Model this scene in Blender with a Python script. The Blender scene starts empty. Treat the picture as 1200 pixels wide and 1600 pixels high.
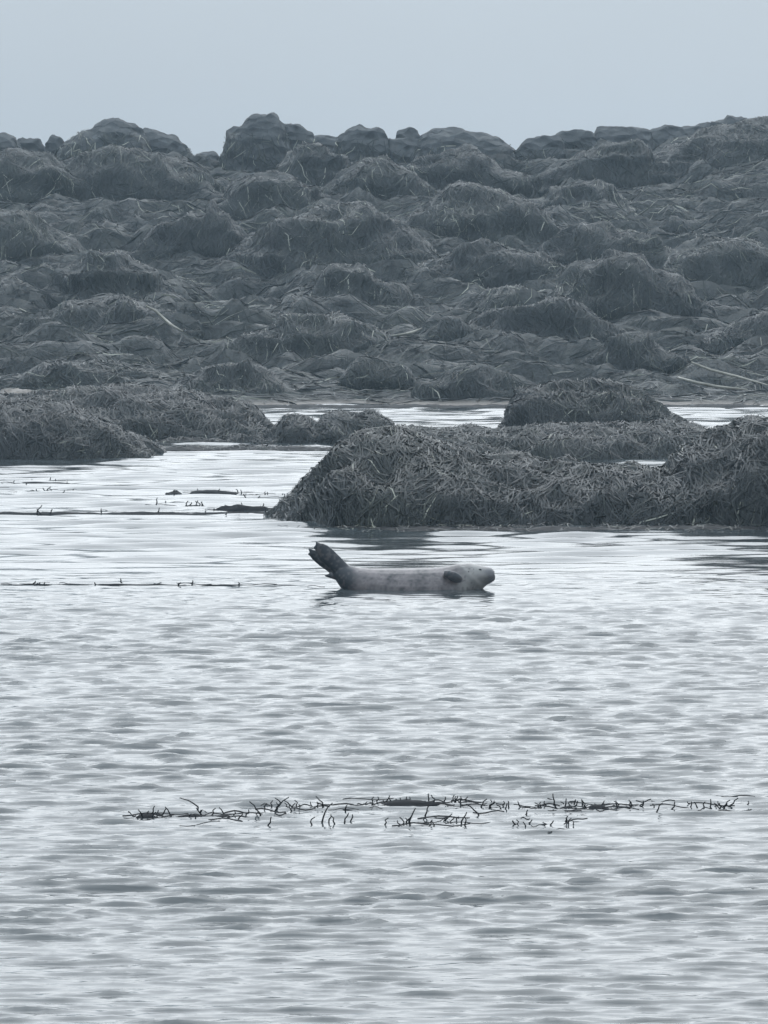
import bpy, math, random
import numpy as np
from mathutils import Vector

# ------------------------------------------------------------------ camera, light, exposure
sc = bpy.context.scene
C = sc.collection
CAM_H, FPX, YH = 3.0, 8200.0, 375.0          # eye height (m), focal length and horizon row on a 1200x1600 picture
PITCH = math.atan((800.0 - YH) / FPX)
cam_d = bpy.data.cameras.new('camera')
cam_d.sensor_fit = 'HORIZONTAL'
cam_d.sensor_width = 36.0
cam_d.lens = FPX / 1200.0 * 36.0
cam_d.clip_start = 0.5
cam_d.clip_end = 2000.0
cam = bpy.data.objects.new('camera', cam_d)
C.objects.link(cam)
cam.location = (0, 0, CAM_H)
cam.rotation_euler = (math.radians(90) - PITCH, 0, 0)
sc.camera = cam

SUN_EL, SUN_AZ = math.radians(39), math.radians(8)      # overcast: a broad glow behind the cloud over the shore
world = bpy.data.worlds.new('World')
sc.world = world
world.use_nodes = True
wn, wl = world.node_tree.nodes, world.node_tree.links
bg = wn['Background']
bg.inputs['Strength'].default_value = 0.1
skyt = wn.new('ShaderNodeTexSky')
skyt.sky_type = 'NISHITA'
skyt.sun_disc = False
skyt.sun_elevation = SUN_EL
skyt.sun_rotation = SUN_AZ
skyt.dust_density = 3.0
tc = wn.new('ShaderNodeTexCoord')
sep = wn.new('ShaderNodeSeparateXYZ')
wl.new(tc.outputs['Generated'], sep.inputs[0])
up = wn.new('ShaderNodeMath'); up.operation = 'MAXIMUM'; up.inputs[1].default_value = 0.0
wl.new(sep.outputs['Z'], up.inputs[0])
lum = wn.new('ShaderNodeMath'); lum.operation = 'MULTIPLY_ADD'      # overcast sky: brighter towards the zenith
lum.inputs[1].default_value = 2.0; lum.inputs[2].default_value = 1.0
wl.new(up.outputs[0], lum.inputs[0])
cn = wn.new('ShaderNodeTexNoise')
cn.inputs['Scale'].default_value = 8.0; cn.inputs['Detail'].default_value = 4
wl.new(tc.outputs['Generated'], cn.inputs['Vector'])
cm = wn.new('ShaderNodeMapRange'); cm.inputs['To Min'].default_value = 0.92; cm.inputs['To Max'].default_value = 1.08
wl.new(cn.outputs['Fac'], cm.inputs['Value'])
lm2 = wn.new('ShaderNodeMath'); lm2.operation = 'MULTIPLY'
wl.new(lum.outputs[0], lm2.inputs[0]); wl.new(cm.outputs[0], lm2.inputs[1])
cloud = wn.new('ShaderNodeVectorMath'); cloud.operation = 'SCALE'
cloud.inputs[0].default_value = (4.70, 5.58, 6.46)
wl.new(lm2.outputs[0], cloud.inputs['Scale'])
mx = wn.new('ShaderNodeMix'); mx.data_type = 'RGBA'
mx.inputs['Factor'].default_value = 0.93
wl.new(skyt.outputs[0], mx.inputs['A']); wl.new(cloud.outputs[0], mx.inputs['B'])
wl.new(mx.outputs['Result'], bg.inputs['Color'])

sun_d = bpy.data.lights.new('sun', 'SUN')
sun_d.energy = 1.15
sun_d.angle = math.radians(70)
sun_d.color = (1.0, 1.0, 0.99)
sun = bpy.data.objects.new('sun', sun_d)
C.objects.link(sun)
sdir = Vector((math.sin(SUN_AZ) * math.cos(SUN_EL), math.cos(SUN_AZ) * math.cos(SUN_EL), math.sin(SUN_EL)))
sun.rotation_euler = sdir.to_track_quat('Z', 'Y').to_euler()
sun.location = (0, 60, 40)

sc.view_settings.view_transform = 'Standard'
sc.view_settings.look = 'None'
sc.view_settings.gamma = 1.0
sc.view_settings.use_curve_mapping = False
sc.view_settings.exposure = 0.0
sc.render.engine = 'CYCLES'
sc.cycles.use_denoising = True
sc.cycles.max_bounces = 6
sc.cycles.volume_bounces = 1
sc.cycles.filter_width = 1.5

# ------------------------------------------------------------------ helpers
cp, sp = math.cos(PITCH), math.sin(PITCH)
def at(px, py, Y):
    """the point seen at picture position (px, py) that stands Y metres away"""
    u, v = (px - 600.0) / FPX, (800.0 - py) / FPX
    dy, dz = cp + v * sp, -sp + v * cp
    t = Y / dy
    return (u * t, Y, CAM_H + dz * t)
def water_at(px, py):
    v = (800.0 - py) / FPX
    dy, dz = cp + v * sp, -sp + v * cp
    t = -CAM_H / dz
    return ((px - 600.0) / FPX * t, dy * t, 0.0)
def row_Y(py): return water_at(600, py)[1]

def _hash(ix, iy, iz, seed):
    h = (ix.astype(np.uint32) * np.uint32(374761393) + iy.astype(np.uint32) * np.uint32(668265263)
         + iz.astype(np.uint32) * np.uint32(2147483647) + np.uint32((seed * 974634777) & 0xffffffff))
    h = (h ^ (h >> np.uint32(13))) * np.uint32(1274126177)
    h = (h ^ (h >> np.uint32(16))) * np.uint32(2246822519)
    h = h ^ (h >> np.uint32(15))
    return h.astype(np.float64) / 4294967295.0 * 2 - 1
def noise3(p, scale, seed=0):
    q = np.asarray(p, float) / scale
    i = np.floor(q).astype(np.int64); f = q - i
    f = f * f * f * (f * (f * 6 - 15) + 10)
    r = 0
    for a in (0, 1):
        wx = f[..., 0] if a else 1 - f[..., 0]
        for b in (0, 1):
            wy = f[..., 1] if b else 1 - f[..., 1]
            for c in (0, 1):
                wz = f[..., 2] if c else 1 - f[..., 2]
                r = r + wx * wy * wz * _hash(i[..., 0] + a, i[..., 1] + b, i[..., 2] + c, seed)
    return r
def fbm(p, scale, seed=0, octv=3, gain=0.5):
    r, a = 0, 1.0
    for k in range(octv):
        r = r + a * noise3(p, scale / 2 ** k, seed + 17 * k); a *= gain
    return r

def new_mesh(name, V, F, tone=None, smooth=True):
    V = np.ascontiguousarray(V, np.float32).reshape(-1, 3); F = np.ascontiguousarray(F, np.int32)
    me = bpy.data.meshes.new(name)
    n, k = F.shape
    me.vertices.add(len(V)); me.vertices.foreach_set('co', V.ravel())
    me.loops.add(n * k); me.loops.foreach_set('vertex_index', F.ravel())
    me.polygons.add(n)
    me.polygons.foreach_set('loop_start', np.arange(0, n * k, k, dtype=np.int32))
    if smooth: me.polygons.foreach_set('use_smooth', np.ones(n, bool))
    if tone is not None:
        at_ = me.attributes.new('tone', 'FLOAT', 'POINT')
        at_.data.foreach_set('value', np.ascontiguousarray(tone, np.float32).ravel())
    me.update(calc_edges=True)
    return me
def grid_faces(nu, nv):
    a = np.arange(nu * nv).reshape(nu, nv)
    return np.stack([a[:-1, :-1], a[1:, :-1], a[1:, 1:], a[:-1, 1:]], -1).reshape(-1, 4)
def link(name, me, mat, parent=None):
    o = bpy.data.objects.new(name, me); C.objects.link(o)
    if mat: 
        me.materials.clear(); me.materials.append(mat)
    if parent: o.parent = parent
    return o
def tag(o, label=None, cat=None, group=None, kind=None):
    for k, v in (('label', label), ('category', cat), ('group', group), ('kind', kind)):
        if v: o[k] = v
    return o

# ------------------------------------------------------------------ materials
def mat_new(name):
    m = bpy.data.materials.new(name); m.use_nodes = True
    return m, m.node_tree.nodes, m.node_tree.links, m.node_tree.nodes['Principled BSDF']
def ramp(nodes, stops):
    r = nodes.new('ShaderNodeValToRGB')
    e = r.color_ramp.elements
    while len(e) < len(stops): e.new(0.5)
    for i, (p, c) in enumerate(stops):
        e[i].position = p; e[i].color = (*c, 1)
    return r

def weed_material(name, stops, rough=0.4):
    m, n, l, b = mat_new(name)
    a = n.new('ShaderNodeAttribute'); a.attribute_name = 'tone'
    r = ramp(n, stops)
    l.new(a.outputs['Fac'], r.inputs[0]); l.new(r.outputs[0], b.inputs['Base Color'])
    b.inputs['Roughness'].default_value = rough
    b.inputs['Specular IOR Level'].default_value = 0.42
    return m
M_FROND = weed_material('wet_seaweed', [(0.0, (0.003, 0.0036, 0.0028)), (0.45, (0.0145, 0.0155, 0.0095)),
                                        (0.72, (0.055, 0.056, 0.038)), (1.0, (0.32, 0.31, 0.245))], 0.43)  # lightest stop: wet glints painted as colour, also pale dry tips
M_DARKWEED = weed_material('dark_kelp', [(0.0, (0.008, 0.008, 0.009)), (1.0, (0.022, 0.020, 0.018))], 0.8)
M_DARKWEED.node_tree.nodes['Principled BSDF'].inputs['Specular IOR Level'].default_value = 0.15

def mottled(name, c0, c1, scale, rough, bump=0.0, bscale=20.0, c2=None):
    m, n, l, b = mat_new(name)
    t = n.new('ShaderNodeTexCoord')
    nz = n.new('ShaderNodeTexNoise'); nz.inputs['Scale'].default_value = scale
    nz.inputs['Detail'].default_value = 8; nz.inputs['Roughness'].default_value = 0.65
    l.new(t.outputs['Object'], nz.inputs['Vector'])
    st = [(0.32, c0), (0.62, c1)] + ([(0.78, c2)] if c2 else [])
    r = ramp(n, st)
    l.new(nz.outputs['Fac'], r.inputs[0]); l.new(r.outputs[0], b.inputs['Base Color'])
    b.inputs['Roughness'].default_value = rough
    if bump:
        n2 = n.new('ShaderNodeTexNoise'); n2.inputs['Scale'].default_value = bscale; n2.inputs['Detail'].default_value = 8
        l.new(t.outputs['Object'], n2.inputs['Vector'])
        bp = n.new('ShaderNodeBump'); bp.inputs['Strength'].default_value = bump; bp.inputs['Distance'].default_value = 0.05
        l.new(n2.outputs['Fac'], bp.inputs['Height']); l.new(bp.outputs[0], b.inputs['Normal'])
    return m
M_MOUND = mottled('weed_mat', (0.010, 0.011, 0.010), (0.030, 0.030, 0.024), 3.0, 0.6, 0.9, 14.0, (0.06, 0.058, 0.045))
M_ROCK = mottled('dark_rock', (0.035, 0.038, 0.04), (0.07, 0.072, 0.07), 2.2, 0.8, 1.0, 5.0, (0.13, 0.13, 0.12))
rn, rl = M_ROCK.node_tree.nodes, M_ROCK.node_tree.links
rb = rn['Principled BSDF']; rt = rn.new('ShaderNodeTexCoord'); rv = rn.new('ShaderNodeTexVoronoi')
rv.feature = 'F1'; rv.inputs['Scale'].default_value = 2.6; rv.inputs['Randomness'].default_value = 1.0
rp = rn.new('ShaderNodeMapping'); rp.inputs['Scale'].default_value = (0.8, 0.8, 1.5); rp.inputs['Rotation'].default_value = (0.3, 0.4, 0)
rl.new(rt.outputs['Object'], rp.inputs['Vector']); rl.new(rp.outputs[0], rv.inputs['Vector'])
rk = rn.new('ShaderNodeBump'); rk.inputs['Strength'].default_value = 1.0; rk.inputs['Distance'].default_value = 0.22
rl.new(rv.outputs['Distance'], rk.inputs['Height'])
rl.new(rb.inputs['Normal'].links[0].from_node.outputs[0], rb.inputs['Normal'])
rl.new(rk.outputs[0], rb.inputs['Normal'].links[0].from_node.inputs['Normal'])
M_SAND = mottled('wet_gravel', (0.10, 0.085, 0.07), (0.22, 0.18, 0.145), 2.5, 0.5, 0.6, 12.0)
M_MUD_REFLECTION = mottled('mud_and_reflection', (0.012, 0.012, 0.012), (0.035, 0.03, 0.028), 3.0, 0.75, 0.6, 10.0)  # mud, and the dark strips that stand for reflections
M_MUD_REFLECTION.node_tree.nodes['Principled BSDF'].inputs['Specular IOR Level'].default_value = 0.2
M_STALK = mottled('pale_kelp_stalk', (0.20, 0.18, 0.14), (0.36, 0.33, 0.27), 5.0, 0.4)

# ------------------------------------------------------------------ water
def spaced(a, b, s0, s1):
    out, v = [a], a
    while v < b:
        v += s0 + (s1 - s0) * min(1, (v - a) / (b - a)); out.append(v)
    return out
xi = np.arange(4.5, 10.2, 0.11)
xs = np.concatenate([-xi[::-1], np.arange(-4.45, 4.4501, 0.043), xi])
side = xi[-1] + np.array([0.3, 0.8, 1.6, 3, 5, 8, 13, 20, 32, 50, 80, 130, 200])
xs = np.concatenate([-side[::-1], xs, side])
ys = spaced(17.5, 36, 0.021, 0.031) + spaced(36.03, 47, 0.032, 0.044) + spaced(47.05, 100, 0.075, 0.18)
ys = np.concatenate([[-60, -20, 0, 8, 13, 15.5, 16.8], ys, [101, 104, 110, 125, 160, 230]])
GX, GY = np.meshgrid(xs, ys, indexing='ij')
P2 = np.stack([GX, GY, np.zeros_like(GX)], -1)
rng = np.random.default_rng(5)
H = np.zeros_like(GX)
calm = np.clip((52 - GY) / 14, 0.0, 1)                       # sheltered behind the rocks
calm = (0.42 + 0.58 * calm ** 1.2) * (0.72 + 0.28 * np.clip((GY - 18) / 14, 0, 1))
patch = 0.9 + 0.25 * fbm(P2 * np.array([0.35, 1, 1]), 3.0, 3, 2)
big = np.zeros_like(GX)
sig2 = 0.0
dY = np.gradient(ys)
for k in range(90):
    lam = 0.075 * (0.42 / 0.075) ** (((k + rng.random()) / 90) ** 1.15)
    th = math.pi / 2 + rng.normal(0, 0.30 if lam < 0.2 else 0.2)
    kk = 2 * math.pi / lam
    slope = 0.052 if lam < 0.14 else 0.052 * (0.14 / lam) ** 1.0
    ph = rng.random() * 6.28
    ph_ = kk * (math.cos(th) * GX + math.sin(th) * GY) + ph + 1.0 * noise3(P2 * np.array([0.4, 1, 1]), lam * 3.5, 50 + k % 7)
    w = np.sin(ph_) + 0.34 * np.sin(2 * ph_)                    # steep on the side towards the shore we stand on
    H += slope / kk * w * np.clip((lam / dY - 2.3) / 1.5, 0, 1)[None, :]; sig2 += 0.55 * (slope / kk) ** 2
sg = math.sqrt(sig2)
H = sg * (np.exp(0.28 * np.clip(H / sg, -4, 2.6)) - 1.04) / 0.30        # flat troughs, peaked crests
H *= calm * np.clip(patch, 0.3, 1.5)
far = np.clip((GY - 44) / 9, 0, 1)
for k in range(26):                                            # the wind gets at the channels behind the near rocks
    lam = 0.42 + 0.6 * rng.random(); th = math.pi / 2 + rng.normal(0, 0.3); kk = 2 * math.pi / lam
    H += 0.030 / kk * far * np.sin(kk * (math.cos(th) * GX + math.sin(th) * GY) + rng.random() * 6.28 + noise3(P2, lam * 4, 150 + k % 5))
fade = np.clip((11.0 - np.abs(GX)) / 1.5, 0, 1) * np.clip((GY - 15) / 2, 0, 1) * np.clip((101 - GY) / 3, 0, 1)
P2[..., 2] = H * fade
mw, n, l, b = mat_new('sea_water')
b.inputs['Base Color'].default_value = (0.046, 0.054, 0.056, 1)
b.inputs['Roughness'].default_value = 0.07
b.inputs['IOR'].default_value = 1.333
t = n.new('ShaderNodeTexCoord')
mp = n.new('ShaderNodeMapping'); mp.inputs['Scale'].default_value = (3.0, 13.0, 1)
l.new(t.outputs['Object'], mp.inputs['Vector'])
nz = n.new('ShaderNodeTexNoise'); nz.inputs['Scale'].default_value = 1.0; nz.inputs['Detail'].default_value = 4
l.new(mp.outputs[0], nz.inputs['Vector'])
bp = n.new('ShaderNodeBump'); bp.inputs['Strength'].default_value = 0.15; bp.inputs['Distance'].default_value = 0.02
l.new(nz.outputs['Fac'], bp.inputs['Height']); l.new(bp.outputs[0], b.inputs['Normal'])
water = tag(link('water', new_mesh('water', P2, grid_faces(*GX.shape)), mw), kind='structure',
            label='rippled grey sea water filling the lower half')

# ------------------------------------------------------------------ shore terrain
def row_to_Y(py): return 95.0 + (635.0 - py) * 43.0 / 385.0
def base_z(Y):
    Yc = np.minimum(Y, 139.0)
    py = 635.0 - (Yc - 95.0) * 385.0 / 43.0
    z = CAM_H - (py - YH) * Yc / FPX
    z = np.where(Y > 139, z - (Y - 139) * 0.10, z)
    return np.where(Y < 95, (Y - 95) * 0.06, z)
def terrain(X, Y):
    P = np.stack([X, Y, np.zeros_like(X)], -1)
    n1 = 1 - np.abs(fbm(P, 3.4, 11, 2)) * 1.8
    n2 = 1 - np.abs(noise3(P, 1.25, 23)) * 1.9
    n3 = fbm(P, 0.5, 31, 2)
    n5 = 0.5 - np.abs(noise3(P * np.array([0.3, 1, 1]), 0.55, 64)) * 1.6
    n4 = 0.6 - np.abs(fbm(P * np.array([0.33, 1, 1]), 1.0, 61, 2)) * 1.7
    a = np.clip((Y - 94.5) / 9, 0.02, 1) * np.clip((158 - Y) / 20, 0, 1)
    z = base_z(Y) - (0.13 + 0.25 * np.clip((Y - 128) / 10, 0, 1)) * a + a * (0.28 * n1 + 0.12 * n2 + 0.12 * n3 + 0.38 * n4 + 0.18 * n5)
    z = z + 0.12 * noise3(P, 6.0, 41) * np.clip((Y - 92) / 3, 0, 1)
    rise = np.clip((X - 4.5) / 6.0, 0, 1.3) * np.clip((Y - 112) / 26, 0, 1) * 0.75
    edge = np.clip((np.abs(X) - 45) / 60, 0, 1)
    return (z + rise * (Y < 170)) * (1 - edge) + (-1.5) * edge
tx = np.arange(-17, 17.01, 0.13)
ts = 17 + np.array([0.4, 1, 2, 3.5, 5, 7, 9, 12, 16, 20, 25, 30, 38, 46, 60, 80, 110])
tx = np.concatenate([-ts[::-1], tx, ts])
ty = np.concatenate([[84, 88], np.arange(91, 142, 0.15), np.arange(142, 190, 2.0)])
TX, TY = np.meshgrid(tx, ty, indexing='ij')
TS = np.stack([TX, TY, terrain(TX, TY)], -1)
mt, n, l, b = mat_new('weedy_shore')
g = n.new('ShaderNodeNewGeometry'); sz = n.new('ShaderNodeSeparateXYZ')
l.new(g.outputs['Position'], sz.inputs[0])
nz = n.new('ShaderNodeTexNoise'); nz.inputs['Scale'].default_value = 2.5; nz.inputs['Detail'].default_value = 9
l.new(g.outputs['Position'], nz.inputs['Vector'])
r1 = ramp(n, [(0.3, (0.010, 0.011, 0.010)), (0.6, (0.03, 0.03, 0.024)), (0.75, (0.06, 0.058, 0.045))])
l.new(nz.outputs['Fac'], r1.inputs[0])
mr = n.new('ShaderNodeMapRange'); mr.inputs['From Min'].default_value = 0.10; mr.inputs['From Max'].default_value = 0.02
l.new(sz.outputs['Z'], mr.inputs['Value'])
mxx = n.new('ShaderNodeMix'); mxx.data_type = 'RGBA'
mxx.inputs['B'].default_value = (0.17, 0.14, 0.115, 1)
l.new(mr.outputs[0], mxx.inputs['Factor']); l.new(r1.outputs[0], mxx.inputs['A'])
l.new(mxx.outputs['Result'], b.inputs['Base Color'])
b.inputs['Roughness'].default_value = 0.55
n2 = n.new('ShaderNodeTexNoise'); n2.inputs['Scale'].default_value = 9; n2.inputs['Detail'].default_value = 8
l.new(g.outputs['Position'], n2.inputs['Vector'])
bp = n.new('ShaderNodeBump'); bp.inputs['Strength'].default_value = 0.9; bp.inputs['Distance'].default_value = 0.08
l.new(n2.outputs['Fac'], bp.inputs['Height']); l.new(bp.outputs[0], b.inputs['Normal'])
shore = tag(link('shore_terrain', new_mesh('shore_terrain', TS, grid_faces(*TX.shape)), mt), kind='structure',
            label='rising weed-covered rocky shore behind the water')

# ------------------------------------------------------------------ ribbons of weed laid on a grid surface
def grid_normals(S):
    du = np.gradient(S, axis=0); dv = np.gradient(S, axis=1)
    N = np.cross(du, dv); ln = np.linalg.norm(N, axis=-1, keepdims=True)
    return N / np.maximum(ln, 1e-9), np.linalg.norm(du, axis=-1), np.linalg.norm(dv, axis=-1)
def bil(A, u, v):
    nu, nv = A.shape[:2]
    u = np.clip(u, 0, nu - 1.001); v = np.clip(v, 0, nv - 1.001)
    i = u.astype(int); j = v.astype(int); fu = u - i; fv = v - j
    if A.ndim == 3: fu, fv = fu[..., None], fv[..., None]
    return (A[i, j] * (1 - fu) * (1 - fv) + A[i + 1, j] * fu * (1 - fv) + A[i, j + 1] * (1 - fu) * fv + A[i + 1, j + 1] * fu * fv)
def ribbons(S, u0, v0, ang, L, W, lift, rs, tone, K=5, tilt=0.28):
    """strips that start at grid position (u0, v0), run at angle ang in the (u, v) tangent plane and follow the surface"""
    N, lu, lv = grid_normals(S)
    if N[..., 2].mean() < 0: N = -N
    n = len(u0)
    u, v = u0.astype(float).copy(), v0.astype(float).copy()
    pts, nrm = [], []
    a = ang.copy()
    wob = rs.normal(0, 0.35, (K, n))
    for k in range(K):
        p = bil(S, u, v); nn = bil(N, u, v)
        nn = nn / np.maximum(np.linalg.norm(nn, axis=-1, keepdims=True), 1e-6)
        hgt = lift * (0.35 + math.sin(math.pi * min(1, (k + 0.6) / K)) * rs.random(n) * 1.3)
        pts.append(p + nn * hgt[:, None]); nrm.append(nn)
        st = L / (K - 1)
        a = a + wob[k]
        cu = np.maximum(bil(lu, u, v), 0.02); cv = np.maximum(bil(lv, u, v), 0.02)
        u = u + st * np.cos(a) / cu; v = v + st * np.sin(a) / cv
    Pk = np.stack(pts, 1); Nk = np.stack(nrm, 1)
    T = np.gradient(Pk, axis=1)
    B = np.cross(T, Nk)
    B = B / np.maximum(np.linalg.norm(B, axis=-1, keepdims=True), 1e-6)
    B = B + Nk * rs.normal(0, tilt, (n, 1, 1))
    tp = np.array([0.55] + [1.0] * (K - 2) + [0.35])[None, :, None]
    off = B * tp * (W[:, None, None] * 0.5)
    V = np.stack([Pk - off, Pk + off], 2)            # n,K,2,3
    base = (np.arange(n) * K * 2)[:, None]
    k = np.arange(K - 1)[None, :] * 2
    q = base + k
    F = np.stack([q, q + 1, q + 3, q + 2], -1).reshape(-1, 4)
    tn = np.repeat(tone, K * 2)
    return V.reshape(-1, 3), F, tn

rs = np.random.default_rng(12)
def tones(p, rs, bias=0.0, pale=1.0):
    t = 0.36 + 0.20 * fbm(p, 1.6, 71, 2) + 0.13 * noise3(p, 0.22, 77) + rs.normal(0, 0.13, len(p)) + bias
    t = np.where(rs.random(len(p)) / pale < 0.05 + 0.22 * np.clip(noise3(p, 0.9, 91), 0, 1), t + 0.25 + 0.35 * rs.random(len(p)), t)  # scattered pale strands: wet glints painted into the tone, and dry tips
    return np.clip(t, 0.02, 1)
# weed lying over the shore between the boulders
N_ = 100000
iu0, iu1 = np.searchsorted(tx, -12.5), np.searchsorted(tx, 12.5)
uu = iu0 + rs.random(N_) * (iu1 - iu0)
yv = 95.3 + (rs.random(N_) ** 0.9) * 44
vv = np.interp(yv, ty, np.arange(len(ty)))
p0 = bil(TS, uu, vv)
keep = (p0[:, 2] > 0.06) & (np.abs(p0[:, 0]) < 2.2 + p0[:, 1] * 0.0745)
uu, vv, p0 = uu[keep], vv[keep], p0[keep]
gx = bil(np.gradient(TS[..., 2], axis=0) / np.gradient(TX, axis=0), uu, vv)
gy = bil(np.gradient(TS[..., 2], axis=1) / np.gradient(TY, axis=1), uu, vv)
ang = np.arctan2(-gy, -gx) + 0.9 * noise3(p0, 0.7, 55) + rs.normal(0, 0.4, len(uu))
flat = rs.random(len(uu)) < 0.55                              # strands lying along the terraces
ang = np.where(flat, np.where(rs.random(len(uu)) < 0.5, 0, math.pi) + rs.normal(0, 0.35, len(uu)), ang)
bt = tones(p0, rs, -0.08, 1.0)
bu, bv, ba = [], [], []
for k in range(70):                                            # bands of paler wrack, streak highlights put into their tone
    bx, by = rs.uniform(-8.5, 8.5), 97 + 40 * rs.random(); ln = rs.uniform(0.4, 1.8); m = int(14 + 22 * ln); tl = rs.normal(0, 0.12)
    x = bx + rs.uniform(-ln, ln, m); y = by + (x - bx) * tl * 3 + 0.25 * np.sin(x * 2 + k) + rs.normal(0, 0.10, m)
    bu.append(np.interp(x, tx, np.arange(len(tx)))); bv.append(np.interp(y, ty, np.arange(len(ty))))
    ba.append(np.where(rs.random(m) < 0.5, 0, math.pi) + rs.normal(0, 0.3, m))
nb = sum(len(q) for q in bu)
uu, vv, ang = np.concatenate([uu, *bu]), np.concatenate([vv, *bv]), np.concatenate([ang, *ba])
bt = np.concatenate([bt, rs.uniform(0.55, 1.0, nb)])
V, F, tn = ribbons(TS, uu, vv, ang, 0.3 + 0.5 * rs.random(len(uu)), 0.011 + 0.020 * rs.random(len(uu)),
                   0.02 + 0.03 * rs.random(len(uu)), rs, bt, 3, 0.55)
carpet = tag(link('seaweed_carpet', new_mesh('seaweed_carpet', V, F, tn), M_FROND), kind='stuff',
             label='tangled brown wrack lying over the whole rocky shore')

# ------------------------------------------------------------------ boulders and weed mounds
def mound_grid(prof, Yr, wf, wb, zb, nu=60, nv=40, amp=0.05, scale=0.6, seed=0, q=0.8, sharp=0.5, ledge=0.0):
    """a ridge with the given (X, Z) crest line at depth Yr, rounded off wf towards the water and wb behind"""
    pr = np.array(prof, float)
    pr = np.vstack([[pr[0, 0] - 0.02, zb], pr, [pr[-1, 0] + 0.02, zb]])
    d = np.concatenate([[0], np.cumsum(np.hypot(*np.diff(pr, axis=0).T))])
    s = np.linspace(0, d[-1], nu)
    x = np.interp(s, d, pr[:, 0]); h = np.interp(s, d, pr[:, 1])
    tt = np.clip((h - zb) / max(h.max() - zb, 1e-3), 0, 1) ** sharp
    v = np.linspace(0, math.pi, nv)
    cv, sv = np.cos(v), np.sin(v)
    yy = np.where(cv[None, :] > 0, -wf * cv[None, :], -wb * cv[None, :]) * tt[:, None]
    S = np.zeros((nu, nv, 3))
    S[..., 0] = x[:, None]; S[..., 1] = Yr + yy
    S[..., 2] = zb + (h - zb)[:, None] * np.maximum(sv, 0)[None, :] ** q
    N, _, _ = grid_normals(S)
    if N[..., 2].mean() < 0: N = -N
    if amp:
        bl = (0.55 - np.abs(fbm(S, scale, seed + 3, 3)) * 1.3) * amp * 1.4 + amp * 0.5 * noise3(S, scale * 0.35, seed + 9)
        m = np.minimum(1, np.maximum(sv, 0) * 2.5)[None, :] * np.minimum(1, tt * 2.5)[:, None]
        if ledge: bl = bl + ledge * (0.5 - np.abs(noise3(S * np.array([0.4, 0.4, 1.5]), 0.6, seed + 21)) * 1.7)
        S = S + N * (bl * m)[..., None]
    return S

def drape(S, n, seed, parent, L=(0.3, 0.6), W=(0.012, 0.02), lift=0.03, zmin=-0.02, vmax=0.62, zmax=99, bias=0.0, K=5, spread=0.45, pale=1.0, tilt=0.28):
    r = np.random.default_rng(seed)
    nu, nv = S.shape[:2]
    A = np.linalg.norm(np.cross(S[1:, :-1] - S[:-1, :-1], S[:-1, 1:] - S[:-1, :-1]), axis=-1)
    A[:, int(nv * vmax):] = 0
    p = A.ravel() / A.sum()
    idx = r.choice(len(p), n, p=p)
    u = idx // (nv - 1) + r.random(n); v = idx % (nv - 1) + r.random(n)
    p0 = bil(S, u, v)
    k = (p0[:, 2] > zmin) & (p0[:, 2] < zmax)
    u, v, p0 = u[k], v[k], p0[k]
    if not len(u): return None
    ang = np.where(v < nv * 0.5, -math.pi / 2, math.pi / 2) + 0.8 * noise3(p0, 0.45, seed) + r.normal(0, spread, len(u))
    V, F, tn = ribbons(S, u, v, ang, r.uniform(*L, len(u)), r.uniform(*W, len(u)), lift * r.uniform(0.4, 1.6, len(u)), r, tones(p0, r, bias, pale), K, tilt)
    o = link('seaweed', new_mesh('seaweed', V, F, tn), M_FROND, parent)
    o['kind'] = 'stuff'
    return o

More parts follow.
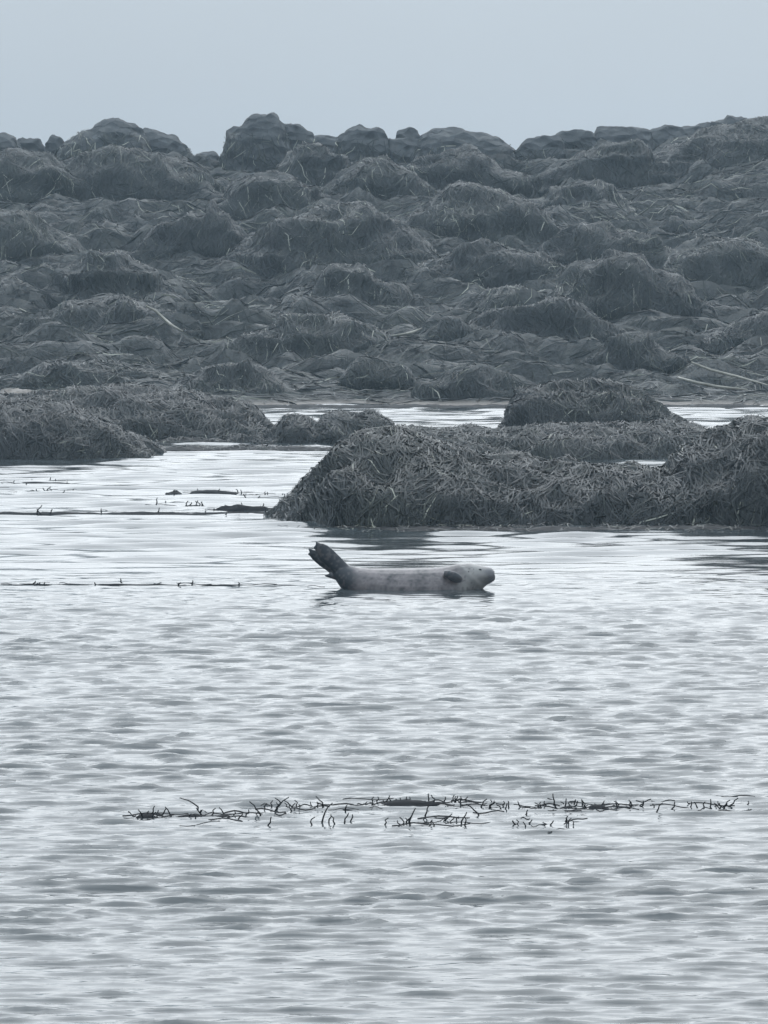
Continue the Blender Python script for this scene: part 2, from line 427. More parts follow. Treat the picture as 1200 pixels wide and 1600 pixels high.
# --- rocks along the skyline: crest line in picture points, distance, half depths
SKY = 'bare boulders along the skyline'
skyline = [
 ('low rounded dark boulder cut by the left picture edge on the skyline', [(-120, 250), (-70, 215), (-20, 206), (5, 208), (22, 216), (34, 235)], 139.5),
 ('small flat-topped boulder just left of the thin upright stone on the skyline', [(22, 235), (30, 217), (48, 214), (60, 218), (72, 232)], 140.2),
 ('thin pointed upright stone on the skyline left of the broad dome', [(70, 236), (73, 226), (80, 214), (86, 211), (94, 214), (99, 225), (102, 238)], 139.8),
 ('broad high domed boulder on the left skyline with a smooth peak', [(92, 240), (102, 224), (130, 206), (158, 190), (176, 185), (200, 190), (222, 202), (232, 225), (240, 245)], 139.0),
 ('rounded boulder leaning on the right side of the broad left dome', [(215, 240), (224, 202), (250, 203), (272, 211), (290, 226), (302, 246), (306, 262)], 139.6),
 ('low square stone in the skyline gap left of the tall crag', [(300, 262), (306, 240), (318, 237), (338, 239), (352, 250), (360, 265)], 140.0),
 ('tall flat-topped crag with a steep left face, highest on the skyline', [(340, 262), (347, 240), (353, 228), (355, 203), (362, 199), (376, 197), (388, 186), (402, 178), (436, 178), (441, 189), (448, 215), (456, 245)], 139.0),
 ('sloping slab against the right side of the tall crag', [(430, 240), (442, 195), (456, 192), (474, 199), (489, 209), (496, 235)], 139.8),
 ('long low flat rock between the crag slab and the next boulder', [(480, 240), (490, 212), (512, 211), (534, 212), (546, 240)], 140.6),
 ('squat angular boulder in the middle of the skyline', [(520, 245), (532, 211), (545, 201), (568, 195), (586, 198), (600, 204), (606, 220), (610, 245)], 139.2),
 ('small square block standing on the skyline right of centre', [(618, 240), (621, 216), (623, 204), (640, 200), (653, 203), (657, 212), (660, 240)], 139.7),
 ('low flat rock under the small square block', [(596, 250), (604, 218), (630, 217), (660, 219), (672, 250)], 139.3),
 ('wide whaleback slab sloping down to the notch in the skyline', [(645, 250), (656, 210), (672, 203), (708, 200), (735, 205), (757, 209), (780, 218), (796, 229), (806, 240), (812, 262)], 139.4),
 ('wedge-shaped rock rising on the right of the skyline notch', [(798, 262), (808, 234), (824, 218), (850, 213), (872, 210), (884, 235), (890, 262)], 139.2),
 ('flat block on top of the ridge right of the notch', [(862, 240), (868, 208), (884, 204), (905, 202), (923, 203), (928, 212), (934, 245)], 139.9),
 ('long low slab with a square left end on the right skyline', [(922, 250), (931, 208), (936, 199), (970, 199), (1002, 201), (1016, 205), (1030, 245)], 140.3),
 ('low hump on the ridge right of the long slab', [(995, 250), (1010, 204), (1040, 196), (1064, 200), (1084, 230), (1092, 250)], 140.8),
 ('rough slab below the highest point of the right-hand skyline', [(1048, 245), (1062, 200), (1090, 194), (1112, 189), (1130, 215), (1140, 245)], 141.2),
 ('rounded boulder at the highest point of the right-hand skyline', [(1098, 245), (1112, 190), (1138, 181), (1160, 181), (1176, 195), (1186, 245)], 140.9),
 ('boulder cut by the right picture edge on the skyline', [(1158, 245), (1170, 186), (1200, 183), (1230, 177), (1262, 180), (1290, 215), (1300, 250)], 141.3),
]
for i, (lab, px, Y) in enumerate(skyline):
    prof = [(at(x, y, Y)[0], at(x, y, Y)[2]) for x, y in px]
    zmn = float(base_z(np.array(Y))) - 0.9
    wd = prof[-1][0] - prof[0][0]
    w = max(0.45, min(1.5, 0.45 * wd))
    S = mound_grid(prof, Y, w, w, zmn, 70, 36, 0.055, 0.45, 300 + i * 7, 0.7, 0.4)
    o = tag(link('boulder', new_mesh('boulder', S, grid_faces(70, 36)), M_ROCK), lab, 'boulder', SKY)
    drape(S, int(260 * wd), 900 + i, o, (0.25, 0.5), (0.015, 0.03), 0.03, zmax=prof[len(prof) // 2][1] - 0.32, bias=0.02, K=4)

# --- weed-covered mounds on the shore: x0, x1, peak x, top row, foot row
SHM = 'weed-covered boulders on the shore'
shore_mounds = [
 ('long low weedy mound near the left water edge with a pale stalk on its right', 48, 288, 175, 470, 538),
 ('faint rounded weedy mound just above the long low mound on the left', 84, 250, 165, 402, 470),
 ('tall dark blunt weedy boulder under the left skyline gap', 232, 395, 330, 318, 408),
 ('dark bluish weedy hump below the middle skyline boulders', 508, 658, 590, 254, 322),
 ('dark weedy mound directly under the tall crag', 342, 505, 425, 272, 338),
 ('broad layered weedy mound in the centre with pale wrack bands', 388, 645, 540, 322, 428),
 ('broad weedy mound right of centre below the whaleback slab', 648, 862, 745, 292, 384),
 ('big steep dark dome of weed on the right half of the shore', 872, 1074, 965, 399, 508),
 ('wide weedy mound in front of the big dark dome', 732, 938, 845, 470, 544),
 ('small weedy mound in the middle of the shore with a rounded top', 468, 622, 548, 416, 482),
 ('long smooth weedy ridge left of and above the big dark dome', 638, 874, 770, 382, 450),
 ('low weedy hump touching the left foot of the big dark dome', 734, 862, 795, 440, 490),
 ('smooth weedy hump directly above the big dark dome', 858, 1044, 930, 348, 414),
 ('dark weedy boulder under the flat block right of the notch', 842, 972, 910, 278, 336),
 ('dark leaning weedy boulder high on the right slope', 872, 1018, 975, 224, 284),
 ('weedy mound right of the big dark dome at the picture edge', 1036, 1262, 1130, 376, 448),
 ('long weedy ramp climbing to the top right corner of the shore', 1010, 1330, 1220, 192, 290),
 ('small peaked rock with a pale weedy top near the right water edge', 938, 1046, 986, 526, 582),
 ('low weedy mound at the water edge left of the lone dome rock', 676, 806, 735, 580, 626),
 ('ragged weedy mound with pale hanging strands below centre', 398, 602, 490, 496, 556),
 ('small low weedy hump between the ragged mound and the wide mound', 662, 744, 702, 502, 546),
 ('small dark weedy stone near the centre water edge', 538, 628, 582, 564, 612),
 ('weedy shoulder under the low boulders at the far left skyline', -50, 120, 30, 240, 312),
 ('weedy shoulder under the broad left skyline dome', 96, 304, 195, 226, 306),
 ('pale matted weed bank under the slab of the tall crag', 428, 556, 488, 226, 286),
 ('weedy mound at the right picture edge level with the peaked rock', 1124, 1290, 1195, 498, 546),
 ('low weedy mound at the water edge behind the left weed rock', 280, 436, 352, 570, 624),
 ('low matted weedy hump near the left picture edge above the thin pool', 60, 230, 150, 556, 606),
 ('weedy mound on the left edge halfway up the shore', -60, 104, 20, 330, 402),
 ('weedy bank under the squat angular skyline boulder', 640, 800, 716, 236, 300),
]
random.seed(3)
for i, (lab, x0, x1, xp, yt, yb) in enumerate(shore_mounds):
    Yf = row_to_Y(yb)
    halfw = (x1 - x0) / 2 / FPX * Yf
    x0, x1 = x0 - 0.2 * (x1 - x0), x1 + 0.2 * (x1 - x0)
    wf = halfw * 1.1
    Yr = Yf + wf * 0.8
    px = []
    rr = random.Random(50 + i)
    e = rr.uniform(0.62, 0.95)
    for k in range(13):
        t = k / 12
        x = x0 + (x1 - x0) * t
        s = (x - x0) / (xp - x0) if x < xp else (x1 - x) / (x1 - xp)
        hgt = 0.62 * math.sin(s * math.pi / 2) ** e + 0.38 * (0.5 - 0.5 * math.cos(s * math.pi)) ** 0.9
        hgt *= 1 + rr.uniform(-0.10, 0.08) * (0 < k < 12)
        px.append((x, yb - 8 - (yb - 8 - yt) * hgt))
    prof = [(at(x, y, Yr)[0], at(x, y, Yr)[2]) for x, y in px]
    zb = float(base_z(np.array(Yf))) - 0.45
    S = mound_grid(prof, Yr, wf, wf * 1.1, zb, 70, 52, 0.11, 1.0, 20 + i * 5, 0.85, 0.5, 0.17)
    o = tag(link('weed_covered_boulder', new_mesh('weed_covered_boulder', S, grid_faces(70, 52)), M_MOUND), lab, 'boulder', SHM)
    area = (x1 - x0) * (yb - yt) / 1000.0
    drape(S, int(75 * area) + 120, 400 + i, o, (0.25, 0.6), (0.009, 0.020), 0.018, zmin=-5, bias=-0.07, K=4, spread=0.35, pale=0.4)
    blades = drape(S, int(110 * area) + 150, 460 + i, o, (0.3, 0.75), (0.010, 0.022), 0.025, zmin=-5, bias=-0.08, K=4, spread=0.35, pale=0.9, tilt=0.5)
    blades.name = 'weed_blades'

# --- rocks standing in the shallows
SHR = 'weed-draped rocks in the shallows'
shallow = [
 ('large dark weed-draped rock with a steep left flank just behind the seal', 57.2,
  [(424, 808), (446, 797), (470, 772), (500, 738), (530, 700), (552, 684), (580, 676), (620, 673), (655, 690), (690, 703), (740, 716), (800, 724), (880, 729), (970, 731), (1060, 735), (1120, 760), (1160, 808)], 2.6, 2.2, 17000, 200),
 ('dark weed-draped rock cut by the right picture edge behind the seal', 56.9,
  [(985, 808), (1010, 770), (1040, 735), (1075, 710), (1100, 694), (1140, 676), (1165, 664), (1200, 655), (1270, 640), (1340, 645), (1420, 690), (1480, 808)], 2.35, 2.6, 13000, 150),
 ('low flat weedy rock in the channel in front of the lone dome rock', 73.6,
  [(560, 709), (590, 684), (630, 674), (700, 675), (790, 677), (860, 671), (950, 667), (1060, 668), (1090, 672), (1130, 690), (1160, 709)], 2.2, 1.6, 9000, 150),
 ('lone dome of dark weed standing in the channel right of centre', 79.0,
  [(776, 688), (786, 668), (800, 636), (815, 617), (840, 607), (880, 604), (925, 602), (968, 606), (1000, 617), (1020, 634), (1040, 648), (1066, 664), (1088, 688)], 1.3, 1.4, 6000, 110),
 ('dark weed-draped rock at the left picture edge beside open water', 73.4,
  [(-190, 709), (-110, 664), (-40, 644), (0, 640), (60, 635), (105, 643), (150, 656), (196, 677), (232, 698), (250, 709)], 1.9, 1.8, 9000, 120),
 ('long weedy rock behind the left edge rock with a tapering right end', 81.0,
  [(-160, 679), (-70, 630), (0, 622), (90, 615), (170, 609), (240, 607), (300, 617), (345, 627), (380, 637), (404, 648), (418, 660), (432, 679)], 3.0, 1.8, 9000, 130),
 ('low knobbly weed reef between the left rock and the large rock', 78.0,
  [(356, 691), (380, 687), (412, 681), (436, 670), (452, 657), (470, 655), (486, 661), (498, 668), (514, 657), (530, 649), (548, 651), (562, 654), (582, 649), (598, 654), (608, 670), (640, 691)], 1.1, 1.0, 5000, 90),
]
for i, (lab, Yr, px, wf, wb, nfr, nu) in enumerate(shallow):
    prof = [(at(x, y, Yr)[0], at(x, y, Yr)[2]) for x, y in px]
    S = mound_grid(prof, Yr, wf, wb, -0.22, int(nu * 1.4), 72, 0.09, 0.6, 600 + 11 * i, 0.85, 0.45, 0.05)
    o = tag(link('weed_draped_rock', new_mesh('weed_draped_rock', S, grid_faces(int(nu * 1.4), 72)), M_MOUND), lab, 'rock', SHR)
    drape(S, int(nfr * 0.5), 700 + i, o, (0.25, 0.8), (0.006, 0.012), 0.02, bias=-0.20, K=4, spread=0.25, pale=0.4)
    blades = drape(S, int(nfr * 0.8), 760 + i, o, (0.3, 0.75), (0.008, 0.017), 0.022, bias=-0.20, K=4, spread=0.28, pale=0.7, tilt=0.42)
    blades.name = 'weed_blades'

# --- bars, dark strips for reflections, and floating wrack: x0, x1, row, half depth (m), height (m)
BAR = 'low bars at the water edge'
def bar(name, lab, cat, grp, x0, x1, row, hd, hz, mat, seed, weed=0):
    Y = row_Y(row)
    a, b_ = at(x0, row, Y)[0], at(x1, row, Y)[0]
    r = random.Random(seed)
    nn = max(8, int((b_ - a) / (0.12 if weed == -1 else 0.25)))
    prof = []
    for k in range(nn + 1):
        s = k / nn
        prof.append((a + (b_ - a) * s, hz * (min(1, s * 6, (1 - s) * 6) ** 0.6) * (r.choice((-0.6, 0.25, 0.6, 0.9, 1.0)) if weed == -1 else r.uniform(0.45, 1.0)) - 0.005))
    S = mound_grid(prof, Y, hd, hd, -0.06, nn * 4, 16, hz * 0.35, 0.18, seed, 0.8, 0.5)
    o = tag(link(name, new_mesh(name, S, grid_faces(nn * 4, 16)), mat), lab, cat, grp)
    if weed > 0: drape(S, weed, seed + 1, o, (0.08, 0.3), (0.008, 0.016), 0.02, zmin=-0.01, vmax=1.0, bias=-0.05, K=4, spread=1.2)
    return o, Y
bar('gravel_and_water_bar', 'thin pale brown gravel strip along the far water edge in the middle', 'gravel bar', BAR, 325, 830, 627, 0.7, 0.08, M_SAND, 31)
bar('gravel_and_water_bar', 'thin pale gravel strip along the far water edge right of the dome rock', 'gravel bar', BAR, 1000, 1330, 630, 0.6, 0.08, M_SAND, 32)
bar('gravel_and_water_bar', 'thin pale strip standing in for water at the left picture edge behind the weed rock', 'gravel bar', BAR, -90, 128, 628, 0.5, 0.22, M_SAND, 33)  # gravel-coloured bar added in place of a pale strip of water
bar('mud_and_reflection_bar', 'long thin dark bar of mud and painted shore reflection in the far channel', 'mud bar', BAR, 345, 1290, 636, 0.55, 0.055, M_MUD_REFLECTION, 34)  # mud, with the shore's dark reflection painted in the same bar
bar('mud_and_reflection_bar', 'short dark mud bar in the far channel above the knobbly reef', 'mud bar', BAR, 410, 560, 645, 0.3, 0.03, M_MUD_REFLECTION, 38)
bar('mud_and_reflection_bar', 'low brown mud bar in front of the knobbly weed reef', 'mud bar', BAR, 232, 560, 703, 0.5, 0.05, M_MUD_REFLECTION, 35, 400)
bar('mud_and_reflection_bar', 'short weedy bar beside the tip of the left rock', 'mud bar', BAR, 240, 372, 692, 0.35, 0.06, M_MUD_REFLECTION, 36, 300)
bar('mud_and_reflection_bar', 'dark strip painted as the reflection along the foot of the large rock behind the seal', 'painted reflection', BAR, 445, 1330, 826, 0.5, 0.03, M_MUD_REFLECTION, 37, 500)  # added dark strip: the rock's reflection in the water, as solid colour

def tube_mesh(name, pts, rad, sides=6):
    V, F = [], []
    P = [Vector(p) for p in pts]
    for i, p in enumerate(P):
        t = (P[min(i + 1, len(P) - 1)] - P[max(i - 1, 0)]).normalized()
        a = t.cross(Vector((0.13, 0.9, 0.3))).normalized(); b_ = t.cross(a)
        for k in range(sides):
            w = 2 * math.pi * k / sides
            V.append(p + (a * math.cos(w) + b_ * math.sin(w)) * rad[i])
    for i in range(len(P) - 1):
        for k in range(sides):
            F.append((i * sides + k, i * sides + (k + 1) % sides, (i + 1) * sides + (k + 1) % sides, (i + 1) * sides + k))
    V = np.array([list(v) for v in V]); tn = np.full(len(V), 0.3)
    return new_mesh(name, V, np.array(F), tn)
def stalk(parent, x, row, hgt, lean, seed, rad=0.008):
    r = random.Random(seed)
    X, Y, _ = water_at(x, row)
    pts, rr = [], []
    for k in range(6):
        s = k / 5
        pts.append((X + lean * s * s + r.uniform(-1, 1) * 0.008, Y + r.uniform(-0.01, 0.01), -0.03 + (hgt + 0.03) * (s ** 0.9)))
        rr.append(rad * (1.1 - 0.6 * s))
    return link('stalk', tube_mesh('stalk', pts, rr), M_DARKWEED, parent)
def flat_strands(parent, x0, x1, row, n, seed, drow=4, L=(0.05, 0.28)):
    """thin dark strands floating at the surface"""
    r = np.random.default_rng(seed)
    V, F, base = [], [], 0
    for k in range(n):
        x = r.uniform(x0, x1); ry = row + r.normal(0, drow)
        X, Y, _ = water_at(x, ry)
        ln = r.uniform(*L); a = r.normal(0, 0.5)
        K = 6; w = r.uniform(0.004, 0.008)
        for j in range(K):
            s = j / (K - 1) - 0.5
            px = X + ln * s * math.cos(a) ; py = Y + ln * s * math.sin(a) * 1.2 + 0.03 * math.sin(s * 7 + k)
            pz = 0.007 + 0.004 * math.sin(s * 5 + k)
            V += [(px, py - w, pz - w * 0.3), (px, py + w, pz + w * 0.5)]
            if j: F.append((base + 2 * j - 2, base + 2 * j, base + 2 * j + 1, base + 2 * j - 1))
        base += 2 * K
    V = np.array(V)
    o = link('strand', new_mesh('strand', V, np.array(F), r.uniform(0, 0.6, len(V))), M_DARKWEED, parent)
    o['kind'] = 'stuff'
    return o
RAFT = 'wrack floating on the water'
rafts = [  # label, x0, x1, row, half depth, height, strands, stalks (x, row, height, lean)
 ('long narrow dark wrack mat on the left of the nearest weed line', 208, 402, 1276, 0.13, 0.022, 30,
  [(222, 1276, .05, -.02), (236, 1275, .07, .02), (252, 1274, .05, .03), (268, 1274, .06, -.03), (330, 1274, .05, .02), (352, 1273, .05, -.03), (384, 1276, .05, .02), (408, 1277, .11, -.06), (312, 1262, .07, -.1)]),
 ('thickest dark wrack mat in the middle of the nearest weed line', 560, 738, 1256, 0.26, 0.020, 44,
  [(580, 1256, .05, .01), (604, 1256, .06, .01), (640, 1256, .05, -.02), (668, 1255, .07, 0.0), (690, 1256, .05, .02), (662, 1278, .09, .03), (716, 1257, .06, .02)]),
 ('dark wrack mat with one tall upright stalk right of the nearest weed line', 874, 1008, 1262, 0.16, 0.020, 34,
  [(868, 1262, .10, -.01), (884, 1261, .06, .01), (896, 1262, .05, .03), (915, 1260, .05, -.02), (940, 1262, .05, .01), (962, 1262, .05, .01), (986, 1261, .05, -.01), (1002, 1262, .05, .01)]),
 ('scattered stalks between the left and the thickest wrack mats', 415, 560, 1264, 0.08, 0.012, 34,
  [(430, 1268, .10, .07), (446, 1258, .05, -.05), (500, 1286, .14, .07), (508, 1262, .08, -.05), (515, 1286, .06, .01), (524, 1288, .06, -.02), (538, 1286, .07, .02), (546, 1284, .05, .02), (420, 1290, .06, .02), (484, 1288, .05, .02), (460, 1262, .05, -.06)]),
 ('thin lower row of wrack in front of the thickest mat', 590, 735, 1287, 0.07, 0.014, 26,
  [(600, 1289, .05, .02), (640, 1290, .12, .03), (632, 1288, .05, -.02), (722, 1287, .08, .02), (728, 1290, .06, -.01), (690, 1283, .05, .06)]),
 ('broken wisps of wrack between the thickest mat and the tall stalk', 748, 866, 1261, 0.05, 0.010, 26,
  [(762, 1262, .05, .04), (786, 1266, .05, .02), (748, 1274, .08, -.06), (820, 1272, .03, .02), (848, 1262, .04, -.02)]),
 ('short lower wisp of wrack below the tall stalk', 800, 905, 1288, 0.06, 0.012, 18,
  [(812, 1290, .04, -.02), (884, 1286, .05, .01), (858, 1289, .03, .02)]),
 ('faint broken wrack at the right end of the nearest weed line', 1015, 1170, 1260, 0.06, 0.010, 30,
  [(1026, 1270, .07, .03), (1050, 1264, .05, .02), (1078, 1264, .05, .01), (1112, 1262, .06, -.01), (1140, 1260, .06, .05), (1092, 1262, .04, -.02)]),
 ('thin dark line of wrack running from the left picture edge to the seal', -60, 520, 914, 0.08, 0.017, 40,
  [(60, 914, .03, .02), (150, 914, .03, -.02), (372, 914, .03, .01)]),
 ('dark weed line from the left picture edge to the large rock', -60, 440, 803, 0.35, 0.035, 60,
  [(58, 804, .14, .05), (64, 806, .10, -.05), (78, 804, .08, .02), (158, 803, .08, .01), (246, 803, .09, .02)]),
 ('tufted wrack clump at the left foot of the large rock', 336, 440, 797, 0.35, 0.07, 40,
  [(350, 797, .08, .02), (380, 796, .10, -.02), (410, 796, .09, .02)]),
 ('short wrack streak left of the large rock above the dark weed line', 258, 384, 771, 0.4, 0.05, 30,
  [(270, 771, .06, .02), (340, 771, .07, .03), (378, 771, .06, -.02)]),
 ('thin wrack streak between the short streak and the large rock', 376, 466, 776, 0.12, 0.02, 20, [(440, 776, .05, .02)]),
 ('thin wrack streak left of the tufted clump', 240, 330, 790, 0.15, 0.03, 24, [(244, 790, .12, .01), (290, 790, .07, .03), (318, 790, .06, -.02)]),
 ('thin dark wrack streak on the calm water at the far left', -30, 112, 754, 0.12, 0.02, 20, [(20, 754, .03, .02)]),
 ('small wrack specks on the calm water at the far left', 10, 120, 767, 0.14, 0.02, 20, [(70, 767, .05, -.02), (112, 768, .04, .02)]),
]
for i, (lab, x0, x1, row, hd, hz, ns, st) in enumerate(rafts):
    hz *= 0.95 if hd >= 0.13 and row > 1000 else 0.6
    o, Y = bar('seaweed_raft', lab, 'seaweed', RAFT, x0, x1, row, hd * 0.6, hz * 1.3, M_DARKWEED, 810 + 3 * i, -1 if x0 > 0 else 0)
    ns = int(ns * (0.4 if hd > 0.1 else 0.25))
    rj = random.Random(77 + i)
    st = st + [(rj.uniform(x0, x1), row + rj.uniform(-4, 4), rj.uniform(.025, .05), rj.uniform(-.03, .03)) for _ in range(int((x1 - x0) / 13) if row > 1000 else 6)]
    flat_strands(o, x0 - 12, x1 + 12, row, ns, 820 + i, 5 if row > 1000 else 2)
    for k, (x, ry, hg, ln) in enumerate(st):
        stalk(o, x, ry, hg * 0.75, ln, 1000 + 40 * i + k, 0.005 if row > 1000 else 0.009)

for o, (x0, x1, row, ns) in zip([o for o in C.objects if o.name.startswith('weed_draped_rock')],
        [(430, 1010, 822, 60), (1000, 1300, 826, 40), (600, 1140, 721, 30), (790, 1080, 690, 14), (-60, 250, 716, 40), (250, 430, 692, 24), (380, 610, 697, 30)]):
    flat_strands(o, x0, x1, row, ns, int(row * 3), 3.0, (0.1, 0.5))            # weed trailing at the foot of each rock

# --- pale kelp stalks lying on the shore
PK = 'pale kelp stalks on the shore'
for i, (lab, px, dz) in enumerate([
    ('pale curved kelp stalk on the right flank of the long low left mound', [(228, 478), (244, 486), (256, 498), (268, 508), (286, 518)], 520),
    ('pale kelp stalk arching over the small peaked rock', [(944, 552), (962, 540), (978, 529), (990, 526), (1004, 538), (1012, 546)], 560),
    ('upper of two pale kelp stalks sloping down near the right water edge', [(1080, 566), (1110, 578), (1150, 588), (1200, 602)], 575),
    ('lower of two pale kelp stalks sloping down near the right water edge', [(1060, 590), (1090, 598), (1120, 604), (1168, 609)], 600),
    ('pale kelp stalk curling below the middle of the shore', [(602, 526), (622, 524), (642, 520), (660, 513)], 528),
    ('pale kelp stalk at the right foot of the big dark dome', [(1052, 470), (1066, 482), (1074, 494), (1090, 502)], 490)]):
    Y = row_to_Y(dz)
    pts = []
    for x, y in px:
        # walk out along the sight line to where the ground rises to meet it
        for yy in np.arange(Y - 4, Y + 8, 0.05):
            q = at(x, y, yy)
            if q[2] < float(terrain(np.array([q[0]]), np.array([yy]))[0]) + 0.06: break
        pts.append(q if not pts or abs(q[1] - pts[-1][1]) < 2.5 else at(x, y, pts[-1][1]))
    ym = min(p[1] for p in pts) - 0.3
    pts = [at(x, y, min(p[1], ym + 1.2) - 0.25) for (x, y), p in zip(px, pts)]
    tag(link('kelp_stalk', tube_mesh('kelp_stalk', pts, [0.02] + [0.03] * (len(pts) - 2) + [0.015]), M_STALK), lab, 'kelp', PK)

# ------------------------------------------------------------------ the seal
SX, SY, _ = water_at(628, 920)
SPX = FPX / SY                                  # picture points per metre where the seal lies
def sp3(px, py, dy=0.0): return Vector(((px - 628) / SPX, dy, (920 - py) / SPX))
def loft(stations, seg=20):
    """closed skin round a bent spine: (x, y, half width in the picture, half width across it, offset across)"""
    V, F = [], []
    C_ = [sp3(s[0], s[1], s[4]) for s in stations]
    for i, s in enumerate(stations):
        t = (C_[min(i + 1, len(C_) - 1)] - C_[max(i - 1, 0)]); t.normalize()
        side = Vector((0, 1, 0)); upv = t.cross(side).normalized()
        for k in range(seg):
            w = 2 * math.pi * k / seg
            V.append(C_[i] + upv * (math.cos(w) * s[2] / SPX) + side * (math.sin(w) * s[3] / SPX))
    n = len(stations)
    for i in range(n - 1):
        for k in range(seg):
            F.append((i * seg + k, i * seg + (k + 1) % seg, (i + 1) * seg + (k + 1) % seg, (i + 1) * seg + k))
    V.append(C_[0]); V.append(C_[-1])
    for k in range(seg):
        F.append((len(V) - 2, (k + 1) % seg, k)); F.append((len(V) - 1, (n - 1) * seg + k, (n - 1) * seg + (k + 1) % seg))
    return V, F
pieces = [
 # trunk, neck, head and muzzle
 [(523, 884, 5, 5, 0), (529, 890, 12, 12, 0), (537, 897, 17, 17, 0), (549, 906, 23, 24, 0), (564, 914, 28.5, 31, 0), (585, 921, 34, 38, 0), (612, 925, 37, 42, 0), (645, 926, 38.5, 44, 0),
  (676, 926, 39.5, 43, 0), (700, 922, 38, 38, 0), (716, 914, 34, 32, 0), (730, 906, 28.5, 27, 0), (742, 902, 23, 24, 0), (752, 900.5, 18, 20, 0), (761, 899, 14, 16, 0), (767, 898, 12, 14, 0), (771, 897, 10, 11, 0), (773, 896.5, 6.5, 8, 0)],
 # chin and throat
 [(720, 918, 22, 22, 0), (740, 916, 15, 20, 0), (753, 910, 9, 14, 0), (760, 907, 6, 9, 0), (763, 906, 2, 3, 0)],
 # hind flippers pressed together and raised, two lobes apart at the tips
 [(538, 893, 12, 9, -3), (524, 880, 13, 6, -5), (512, 868, 13, 4.5, -6), (504, 859, 11.5, 3.5, -6), (498, 853, 7.5, 2.8, -6), (495, 849, 3.5, 2, -6)],
 [(534, 896, 12, 9, 3), (518, 882, 13, 6, 5), (504, 873, 12.5, 4.5, 6), (494, 868, 9.5, 3.5, 6), (487, 864.5, 6.5, 2.8, 6), (484, 863, 3, 2, 6)],
 # the toes that fringe the flippers
 [(506, 862, 4, 3, -6), (497, 850, 3.4, 2.2, -6), (493, 845.5, 1.6, 1.5, -6)],
 [(504, 866, 4, 3, -5), (493, 856, 2.6, 2, -5), (489.5, 853.5, 1.4, 1.4, -5)],
 [(497, 868, 4, 3, 6), (485, 860, 3, 2.2, 6), (481.5, 857.5, 1.5, 1.5, 6)],
 [(497, 872, 4, 3, 6), (485, 867, 2.6, 2, 6), (480.5, 865.5, 1.4, 1.4, 6)],
 # tail stub
 [(536, 899, 9, 7, 0), (522, 900, 5.5, 5, 0), (511, 899.5, 2.5, 3, 0), (507, 899, 1.2, 2, 0)],
 # fore flipper laid against the near flank
 [(693, 893, 5, 7, -32), (700, 895, 7, 6, -39), (707, 898, 8.5, 5, -41), (713, 901, 8, 4.5, -40), (719, 903, 6, 3.5, -38), (722, 904, 2.5, 2.5, -37)],
]
for q in pieces:
    for k in range(len(q)):
        if len(q[k]) == 5: q[k] = (*q[k][:4], q[k][4] / SPX)
V, F, off = [], [], 0
for q in pieces:
    v, f = loft(q)
    F += [tuple(a + off for a in t_) for t_ in f]; V += v; off += len(v)
me = bpy.data.meshes.new('seal_raw')
me.from_pydata([tuple(v) for v in V], [], F)
tmp = bpy.data.objects.new('seal_raw', me); C.objects.link(tmp)
md = tmp.modifiers.new('remesh', 'REMESH'); md.mode = 'VOXEL'; md.voxel_size = 0.0085
ms = tmp.modifiers.new('smooth', 'SMOOTH'); ms.factor = 0.6; ms.iterations = 5
dg = bpy.context.evaluated_depsgraph_get()
seal_me = bpy.data.meshes.new_from_object(tmp.evaluated_get(dg))
bpy.data.objects.remove(tmp); bpy.data.meshes.remove(me)
seal_me.name = 'seal'
seal_me.polygons.foreach_set('use_smooth', np.ones(len(seal_me.polygons), bool))
# coat: dark hind end, brownish flank, paler head, dark muzzle and fore flipper
nv = len(seal_me.vertices)
co = np.empty(nv * 3, np.float32); seal_me.vertices.foreach_get('co', co); co = co.reshape(-1, 3).astype(float)
spx = co[:, 0] * SPX + 628; spy = 920 - co[:, 2] * SPX; sdy = co[:, 1] * SPX
def sstep(a, b, x):
    t = np.clip((x - a) / (b - a), 0, 1); return t * t * (3 - 2 * t)
nzs = fbm(co, 0.09, 5, 3); nzf = noise3(co, 0.02, 6)
dark, brown, pale, muz = np.array([0.015, 0.017, 0.021]), np.array([0.162, 0.134, 0.128]), np.array([0.265, 0.245, 0.222]), np.array([0.125, 0.115, 0.115])
col = np.tile(brown, (nv, 1)) * (1 + 0.55 * nzs + 0.35 * nzf)[:, None]
def blend(c, m): 
    global col
    col = col * (1 - m[:, None]) + c * m[:, None]
blend(pale, sstep(706, 728, spx + 0.25 * (spy - 900)) * (0.75 + 0.35 * nzs))
blend(muz, sstep(752, 768, spx + 5 * nzs))
blend(dark, 1 - sstep(534, 572, spx - 0.7 * (spy - 890) * 0.4 + 9 * nzs))
blend(dark * 1.15, ((spx > 690) & (spx < 726) & (sdy < -36.0 + 0.0) & (spy < 912)).astype(float) * sstep(689, 697, spx + 4 * nzs) * (0.88 + 0.3 * nzs).clip(0.5, 1))
line = spx - (724 + (spy - 884) * 1.0)
blend(pale * 1.25, np.exp(-(line / 4.5) ** 2) * (spx > 718) * 0.7 * (1 - sstep(748, 756, spx)))
blend(pale * 0.6, np.exp(-((line + 9) / 3.0) ** 2) * (spx > 722) * 0.55)
blend(brown * 0.55, sstep(0.25, 0.5, nzf + 0.5 * nzs) * (spx < 740) * 0.7)
blend(dark * 1.3, np.exp(-((spx - 548) / 7) ** 2 - ((spy - 884) / 6) ** 2) * 0.8)
ca = seal_me.color_attributes.new('coat', 'FLOAT_COLOR', 'POINT')
ca.data.foreach_set('color', np.concatenate([np.clip(col, 0, 1), np.ones((nv, 1))], 1).astype(np.float32).ravel())
m_seal, n, l, b = mat_new('wet_seal_coat')
a = n.new('ShaderNodeVertexColor'); a.layer_name = 'coat'
l.new(a.outputs[0], b.inputs['Base Color'])
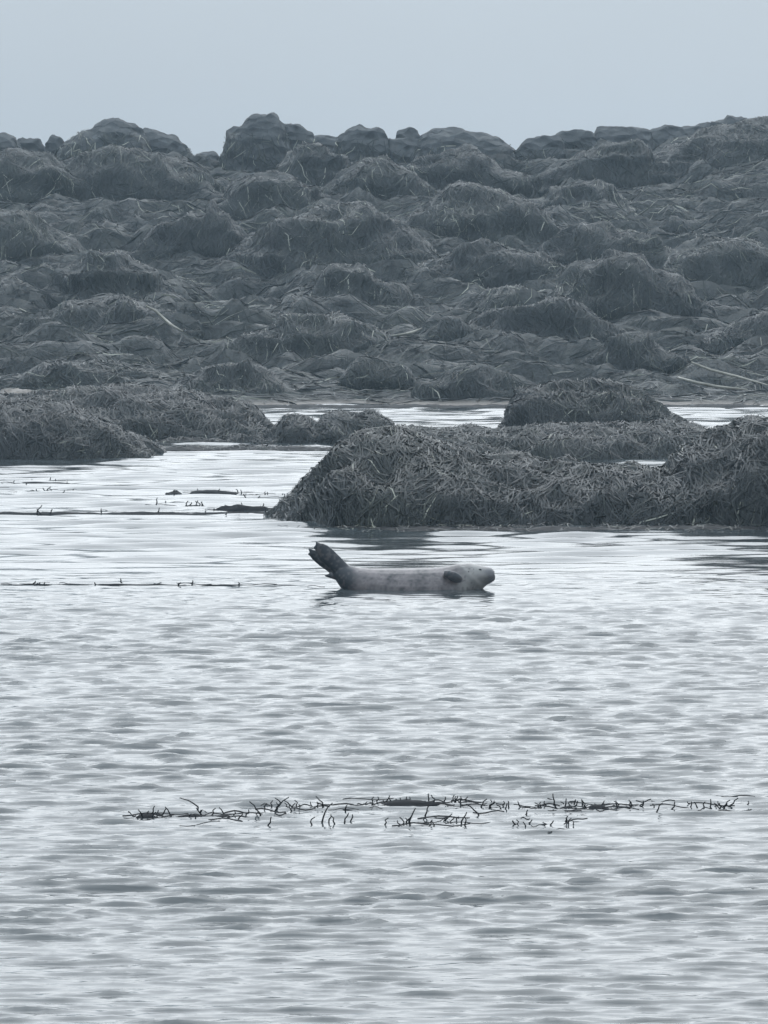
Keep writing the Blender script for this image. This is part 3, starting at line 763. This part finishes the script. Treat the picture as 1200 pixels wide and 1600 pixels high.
b.inputs['Roughness'].default_value = 0.33
t = n.new('ShaderNodeTexCoord'); nz = n.new('ShaderNodeTexNoise'); nz.inputs['Scale'].default_value = 45; nz.inputs['Detail'].default_value = 5
l.new(t.outputs['Object'], nz.inputs['Vector'])
bp = n.new('ShaderNodeBump'); bp.inputs['Strength'].default_value = 0.25; bp.inputs['Distance'].default_value = 0.006
l.new(nz.outputs['Fac'], bp.inputs['Height']); l.new(bp.outputs[0], b.inputs['Normal'])
seal = link('seal', seal_me, m_seal)
seal.location = (SX, SY, 0)
tag(seal, 'grey brown seal resting in the shallow water with dark hind flippers raised', 'seal')
m_dark, n, l, b = mat_new('seal_eye_black')
b.inputs['Base Color'].default_value = (0.012, 0.012, 0.014, 1); b.inputs['Roughness'].default_value = 0.15
from mathutils.bvhtree import BVHTree
bvh = BVHTree.FromPolygons([tuple(c) for c in co], [tuple(p.vertices) for p in seal_me.polygons])
def ball(name, c, r, sx=1.0, sz=1.0):
    V = []
    for i in range(9):
        for k in range(12):
            th, ph = math.pi * i / 8, 2 * math.pi * k / 12
            V.append((c[0] + r * sx * math.sin(th) * math.cos(ph), c[1] + r * 0.6 * math.sin(th) * math.sin(ph), c[2] + r * sz * math.cos(th)))
    F = [(i * 12 + k, (i + 1) * 12 + k, (i + 1) * 12 + (k + 1) % 12, i * 12 + (k + 1) % 12) for i in range(8) for k in range(12)]
    return link(name, new_mesh(name, np.array(V), np.array(F)), m_dark, seal)
for s in (-1, 1):
    hit = bvh.ray_cast(sp3(750, 889, s * 0.6), Vector((0, -s, 0)))
    if hit[0]: ball('eye', hit[0], 0.011, 1.3, 0.7)
    hit = bvh.ray_cast(sp3(732, 892, s * 0.6), Vector((0, -s, 0)))
    if hit[0]: ball('ear_hole', hit[0], 0.005)
    hit = bvh.ray_cast(sp3(800, 893.5, s * 0.018), Vector((-1, 0, 0)))
    if hit[0]: ball('nostril', hit[0], 0.006, 0.7, 1.2)
    for k in range(4):
        hit = bvh.ray_cast(sp3(764 - k % 2 * 2, 898 + 1.7 * k, s * 0.6), Vector((0, -s, 0)))
        if hit[0]:
            p = hit[0]
            link('whisker', tube_mesh('whisker', [p, p + Vector((0.02, s * 0.03, -0.004)), p + Vector((0.035, s * 0.055, -0.018))], [0.0012, 0.001, 0.0005], 4), m_dark, seal)

# ------------------------------------------------------------------ haze
hm, n, l, b = mat_new('sea_haze')
n.remove(b)
pv = n.new('ShaderNodeVolumePrincipled')
pv.inputs['Color'].default_value = (0.72, 0.89, 1.0, 1)
pv.inputs['Density'].default_value = 0.00075
l.new(pv.outputs[0], n['Material Output'].inputs['Volume'])
x0, x1, y0, y1, z0, z1 = -215.0, 215.0, -70.0, 240.0, -8.0, 9.0
V = np.array([(x, y, z) for x in (x0, x1) for y in (y0, y1) for z in (z0, z1)])
F = np.array([(0, 1, 3, 2), (4, 6, 7, 5), (0, 4, 5, 1), (2, 3, 7, 6), (0, 2, 6, 4), (1, 5, 7, 3)])
tag(link('haze', new_mesh('haze', V, F, smooth=False), hm), kind='stuff', label='thin pale sea haze over the whole scene')
